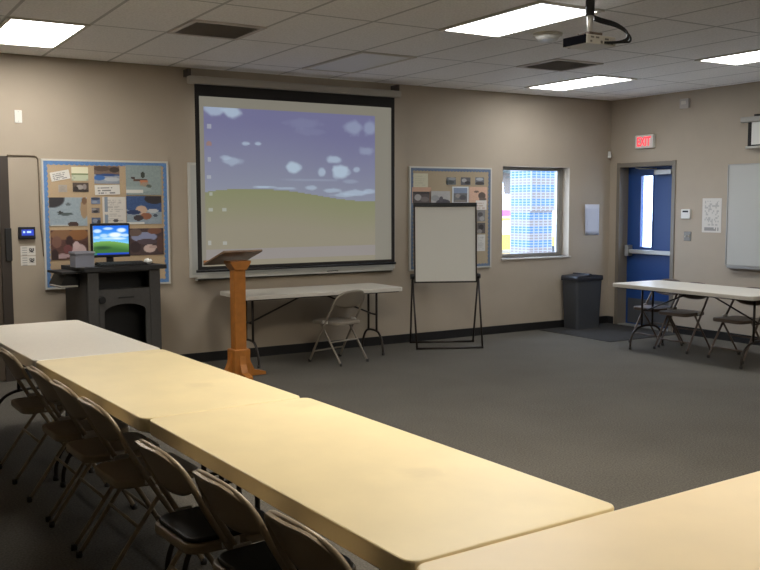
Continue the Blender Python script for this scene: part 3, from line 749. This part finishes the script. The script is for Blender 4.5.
DR = .13                                              # the desk stands slightly turned
cs.rotation_euler = (0, 0, DR)
cs.location = Vector((2.02, 8.27, -.015))-Matrix.Rotation(DR, 3, 'Z') @ Vector((1.985, 8.30, 0))
mo = thing('computer_monitor', 'flat monitor on the computer desk showing a bright blue sky over green grass', 'monitor', (2.31, 8.56, 1.073), .06)
MB().ab(-.182, .182, -.02, .02, .072, .386, .008).build('housing', DARK, mo)
MB().ab(-.03, .03, .01, .035, .01, .2).build('neck', DARK, mo)
MB().prism(rrect(.22, .14, .04, 5), 0, .014, 'z', .004).build('base', DARK, mo)
MC = [(.12, .82, .12, .07, .8), (.42, .9, .15, .05, .7), (.3, .66, .12, .07, .6), (.62, .68, .2, .09, .95), (.8, .84, .14, .08, .9), (.9, .66, .12, .06, .7), (.5, .56, .3, .04, .6), (.1, .6, .1, .05, .6), (.75, .55, .2, .04, .7)]
def mon_fn(u, v):
    if v < .07: return (24, 66, 176) if u > .1 else (60, 120, 110)
    hz = .46-.07*(u-.35)**2*3+.01*math.sin(u*5)
    if v > hz:
        c = mixc((120, 196, 242), (16, 104, 220), (v-hz)/.5)
        for cx, cy, rx, ry, s in MC:
            e = ((u-cx)/rx)**2+((v-cy)/ry)**2
            if e < 1.4: c = mixc(c, (236, 244, 250), s*min(1, 1.4-e))
        return c
    c = mixc((118, 168, 84), (52, 104, 46), (hz-v)/.26)
    e = ((u-.25)/.3)**2+((v-.24)/.08)**2
    if e < 1: c = mixc(c, (34, 72, 42), 1-e)
    return c
o = picture('display', .332, .268, mon_fn, LCD, 80, 64, .003, mo); o.location = (0, -.0215, .231)
kb = thing('keyboard', 'black keyboard lying on the computer desk before the monitor', 'keyboard', (2.36, 8.378, 1.073), .08)
MB().prism([(-.075, .004), (.075, .014), (.075, .03), (-.075, .012)], -.225, .225, 'x').build('base', DARK, kb)
kk = MB()
for r in range(5):
    for q in range(14): kk.box((-.203+.0312*q, -.056+.028*r, .0185+.0034*r), (.026, .022, .008), Matrix.Rotation(.12, 4, 'X'))
kk.build('key', CHARD, kb)
ms = thing('computer_mouse', 'white computer mouse at the end of the black keyboard', 'mouse', (2.63, 8.46, 1.0755), .1)
MB().sphere((0, 0, .027), .05, (.72, 1.05, .54), 3).build('body', WHITE, ms)
MB().box((0, -.03, .05), (.006, .02, .008), None, .002).build('scroll_wheel', GREYM, ms)
bx = thing('storage_box', 'open grey plastic box on the computer desk beside the monitor', 'box', (2.02, 8.44, 1.073), .1)
g = MB()
for a in ((-.085, .085, -.075, -.069), (-.085, .085, .069, .075), (-.085, -.079, -.069, .069), (.079, .085, -.069, .069)): g.ab(a[0], a[1], a[2], a[3], 0, .135)
g.ab(-.079, .079, -.069, .069, 0, .008)
g.build('tub', mat('blue_grey_plastic', (136, 138, 150), .5), bx)
g = MB()
for a in ((-.093, .093, -.083, -.0755), (-.093, .093, .0755, .083), (-.093, -.0855, -.0755, .0755), (.0855, .093, -.0755, .0755)): g.ab(a[0], a[1], a[2], a[3], .122, .138)
g.build('rim', mat('pale_blue_grey_plastic', (160, 160, 170), .5), bx)

# ------------------------------------------------------------------ oak lectern
lc = thing('wooden_lectern', 'honey oak lectern on a square post with a slanted reading board', 'lectern', (3.345, 8.02, 0), .06)
MB().box((0, 0, .60), (.118, .105, .98), None, .008).build('post', OAK, lc)
MB().prism([(-.06, 1.02), (.06, 1.02), (.105, 1.085), (.105, 1.105), (-.105, 1.105), (-.105, 1.085)], -.075, .075, 'y', .004).build('collar', OAK, lc)
MB().box((.01, .12, 1.128), (.40, .48, .02), Matrix.Rotation(-.30, 4, 'X'), .004).build('reading_board', OAKD, lc)
MB().box((.01, .12+.232*math.cos(.30)-.004, 1.128-.232*math.sin(.30)+.02), (.40, .016, .032), Matrix.Rotation(-.30, 4, 'X'), .003).build('book_ledge', OAK, lc)
MB().box((0, 0, .15), (.17, .155, .24), None, .01).build('plinth', OAK, lc)
pts = [(-.27, 0), (.27, 0), (.27, .03), (.21, .045), (.15, .06), (.11, .14), (.088, .24), (-.088, .24), (-.11, .14), (-.15, .06), (-.21, .045), (-.27, .03)]
MB().prism(pts, -.032, .032, 'y', .004).build('foot', OAK, lc)
MB().prism([(p_[0]*.85, p_[1]*.93) for p_ in pts], -.032, .032, 'x', .004).build('foot', OAK, lc)

# ------------------------------------------------------------------ flip chart easel
ea = thing('flipchart_easel', 'dark metal easel with a blank white board standing before the second pin board', 'easel', (6.115, 8.53, 0), -.43)
BZ0, BZ1 = .745, 1.60
tilt = Matrix.Rotation(-.06, 4, 'X')
def yb(z): return .03-.02+(-.0)+(z-.75)*.06
MB().box((0, yb(1.17), (BZ0+BZ1)/2), (.70, .018, BZ1-BZ0), tilt).build('board', mat('white_easel_board', (222, 219, 208), .45), ea)
f = MB()
for s in (-1, 1): f.box((s*.358, yb(1.17), (BZ0+BZ1)/2+.01), (.016, .03, BZ1-BZ0+.03), tilt)
f.box((0, yb(BZ0)-.002, BZ0-.008), (.73, .034, .018), tilt)
f.build('board_frame', STEEL, ea)
MB().box((0, yb(BZ1)-.006, BZ1+.022), (.735, .045, .045), tilt, .006).build('clamp_bar', DARK, ea)
for s in (-1, 1):
    kx = s*.385
    MB().tube([(s*.375, -.255, .02), (kx, .01, .79)], .011).build('leg', STEEL, ea)
    MB().tube([(s*.375, .225, .02), (kx, .03, .79)], .011).build('leg', STEEL, ea)
    MB().cyl((kx-s*.02, .02, .80), (kx+s*.022, .02, .80), .034, .03, 16).build('knob', DARK, ea)
MB().tube([(-.385, -.255, .0125), (.385, -.255, .0125)], .0125).build('foot_bar', STEEL, ea)
MB().tube([(-.385, .225, .0125), (.385, .225, .0125)], .0125).build('foot_bar', STEEL, ea)

# ------------------------------------------------------------------ waste bin
wb_ = thing('waste_bin', 'dark grey square waste bin in the corner beside the blue door', 'bin', (8.50, 8.80, .008), .02)
g = MB()
def ring(w1, d1, z): return [(x, y, z) for x, y in rrect(w1, d1, .03, 4)]
bmr = g.bm; R_ = []
for w1, d1, z in ((.41, .25, 0), (.46, .29, .64)): R_.append([bmr.verts.new(p_) for p_ in ring(w1, d1, z)])
n = len(R_[0])
for k in range(n): bmr.faces.new((R_[0][k], R_[0][(k+1) % n], R_[1][(k+1) % n], R_[1][k]))
bmr.faces.new(R_[0][::-1]); bmr.faces.new(R_[1])
g.build('bin_body', BIN, wb_)
MB().prism(rrect(.49, .315, .035, 4), .625, .672, 'z', .008).build('rim', BINL, wb_)
MB().prism([(-.235, .672), (.235, .672), (.225, .688), (.03, .70), (.02, .715), (-.02, .715), (-.03, .70), (-.225, .688)], -.145, .145, 'y').build('lid', BINL, wb_)

# ------------------------------------------------------------------ outside the window
GND = mat('pale_concrete', (190, 188, 182), .9, var=.05, vscale=2)
struct(MB().ab(-30, 70, D+TH, 80, -.2, -.1).build('ground_outside', GND))
struct(MB().ab(RX+TH, 70, -30, D+TH, -.2, -.1).build('ground_beside', GND))
# pillar banded in blue and pale blocks
def bands():
    m = bpy.data.materials.new('banded_blocks'); m.use_nodes = True
    nt = m.node_tree; b = nt.nodes['Principled BSDF']; b.inputs['Roughness'].default_value = .8
    tc = nt.nodes.new('ShaderNodeTexCoord'); sx = nt.nodes.new('ShaderNodeSeparateXYZ'); nt.links.new(tc.outputs['Object'], sx.inputs[0])
    def mth(op, a, v=None, c=None):
        q = nt.nodes.new('ShaderNodeMath'); q.operation = op; nt.links.new(a, q.inputs[0])
        if v is not None:
            if isinstance(v, float): q.inputs[1].default_value = v
            else: nt.links.new(v, q.inputs[1])
        return q.outputs[0]
    s = mth('MODULO', mth('ADD', sx.outputs['Z'], 5.06), .205)
    blue = mth('LESS_THAN', s, .095)
    hor = mth('LESS_THAN', mth('MODULO', mth('ADD', sx.outputs['Z'], 5.0), .041), .012)
    xy = mth('ADD', sx.outputs['X'], sx.outputs['Y'])
    ver = mth('LESS_THAN', mth('MODULO', mth('ADD', xy, 50.), .09), .02)
    ln_ = mth('MAXIMUM', hor, ver)
    m1 = nt.nodes.new('ShaderNodeMixRGB'); nt.links.new(blue, m1.inputs['Fac'])
    m1.inputs['Color1'].default_value = (*lin((116, 104, 98)), 1); m1.inputs['Color2'].default_value = (*lin((52, 98, 142)), 1)
    m2_ = nt.nodes.new('ShaderNodeMixRGB'); nt.links.new(ln_, m2_.inputs['Fac']); nt.links.new(m1.outputs[0], m2_.inputs['Color1'])
    m2_.inputs['Color2'].default_value = (*lin((140, 142, 146)), 1)
    nt.links.new(m2_.outputs[0], b.inputs['Base Color'])
    return m
BAND = bands()
pl = thing('banded_pillar', 'pillar of blue and pale block bands standing outside the window', 'pillar', (9.13, 10.6, -.1))
MB().ab(-.17, .27, -.22, .22, 0, 1.62).build('shaft', BAND, pl)
MB().ab(-.17, .48, -.24, .24, 1.62, 3.2).build('upper_shaft', BAND, pl)
def car(name, label, loc, rz, col, van=False, stripe=None):
    t = thing(name, label, 'car' if not van else 'van', loc, rz)
    Lh, W = (2.1, 1.7) if not van else (2.5, 1.9)
    if van:
        pr_ = [(-Lh, .35), (Lh, .35), (Lh, .95), (Lh-.55, 1.15), (Lh-1.0, 2.0), (-Lh+.05, 2.05), (-Lh, 1.9)]
        wi = [(Lh-1.5, 1.2), (Lh-.72, 1.2), (Lh-1.08, 1.85), (Lh-1.5, 1.85)]
    else:
        pr_ = [(-Lh, .35), (Lh, .35), (Lh, .72), (Lh-.15, .82), (.95, .95), (.35, 1.38), (-1.05, 1.40), (-1.65, .98), (-Lh+.05, .9), (-Lh, .7)]
        wi = [(.75, .97), (.28, 1.30), (-1.0, 1.32), (-1.45, .97)]
    MB().prism(pr_, -W/2, W/2, 'y', .03).build('body', col, t)
    g = MB()
    for s in (-1, 1): g.prism(wi, s*(W/2+.004), s*(W/2+.012), 'y')
    g.build('window', mat('car_glass', (196, 196, 190), .1), t)
    if stripe:
        MB().ab(-Lh+.3, Lh-1.9, -W/2-.012, -W/2-.002, 1.36, 1.55).build('side_panel', stripe, t)
    for x in (-Lh*.62, Lh*.62):
        for s in (-1, 1): MB().cyl((x, s*(W/2-.2), .33), (x, s*(W/2+.02), .33), .33, None, 20).build('wheel', DARK, t)
    MB().ab(-Lh-.03, Lh+.03, -W/2-.02, W/2+.02, .50, .60, .02).build('bumper', mat('dark_bumper', (120, 110, 90), .6), t)
car('parked_car', 'yellow car parked outside, seen low through the window', (14.75, 18.6, -.1), .05, mat('yellow_paint', (206, 160, 44), .4))
car('parked_van', 'white van with a magenta panel parked behind the yellow car outside', (17.6, 22.5, -.1), .05, mat('white_van_paint', (244, 244, 244), .4), True, mat('magenta_panel', (160, 70, 150), .5))
tr = thing('street_tree', 'grey-green tree outside at the window\'s top corner', 'tree', (22.2, 27, -.1))
MB().tube([(0, 0, 0), (.1, 0, 1.6), (-.05, .1, 3.2), (.1, 0, 4.6)], .16, 10, 1).build('trunk', mat('grey_bark', (104, 94, 86), .9), tr)
g = MB()
for k in range(420):
    a, e, r = random.uniform(0, 2*PI), random.uniform(-1, 1), random.uniform(.3, 1)**.5
    p_ = Vector((1.7*r*math.cos(a)*math.sqrt(1-e*e), 1.7*r*math.sin(a)*math.sqrt(1-e*e), 4.2+1.7*r*e))
    rot = Matrix.Rotation(random.uniform(0, 2*PI), 4, 'Z') @ Matrix.Rotation(random.uniform(0, PI), 4, 'X')
    g.box(p_, (.34, .2, .02), rot)
g.build('foliage', mat('grey_green_leaves', (70, 78, 74), .8, var=.2, vscale=2), tr)

# ------------------------------------------------------------------ put each root empty at its thing's base
bpy.context.view_layer.update()
for o in list(COL.objects):
    if o.type == 'EMPTY' and o.parent is None and len(o.children):
        if o.location.xy.length > .5 and not (o is cs or o is pr): continue
        P = [c.matrix_world @ Vector(q) for c in o.children_recursive for q in c.bound_box]
        ctr = Vector(((min(p.x for p in P)+max(p.x for p in P))/2, (min(p.y for p in P)+max(p.y for p in P))/2, min(p.z for p in P)))
        loc = o.matrix_world.inverted() @ ctr
        for c in o.children: c.location = Vector(c.location)-loc
        o.location = ctr

# ------------------------------------------------------------------ sky, camera, output look
W = bpy.data.worlds.new('sky'); S.world = W; W.use_nodes = True
bg = W.node_tree.nodes['Background']; bg.inputs[0].default_value = (.62, .74, 1., 1); bg.inputs[1].default_value = 11.0

cam = bpy.data.cameras.new('camera'); cam.sensor_width = 36; cam.lens = 915.03/760*36; cam.clip_start = .05
co = bpy.data.objects.new('camera', cam); COL.objects.link(co)
r = Vector((.85243296, -.52283018, -.00257853)); d_ = Vector((-.04821311, -.07369494, -.99611473)); f_ = Vector((.52060882, .84924535, -.08802727))
M = Matrix(((r.x, -d_.x, -f_.x, 0), (r.y, -d_.y, -f_.y, 0), (r.z, -d_.z, -f_.z, 1.63), (0, 0, 0, 1)))
co.matrix_world = M
S.camera = co
S.view_settings.view_transform = 'Standard'; S.view_settings.look = 'None'
S.view_settings.gamma = 1; S.view_settings.exposure = 0; S.view_settings.use_curve_mapping = False
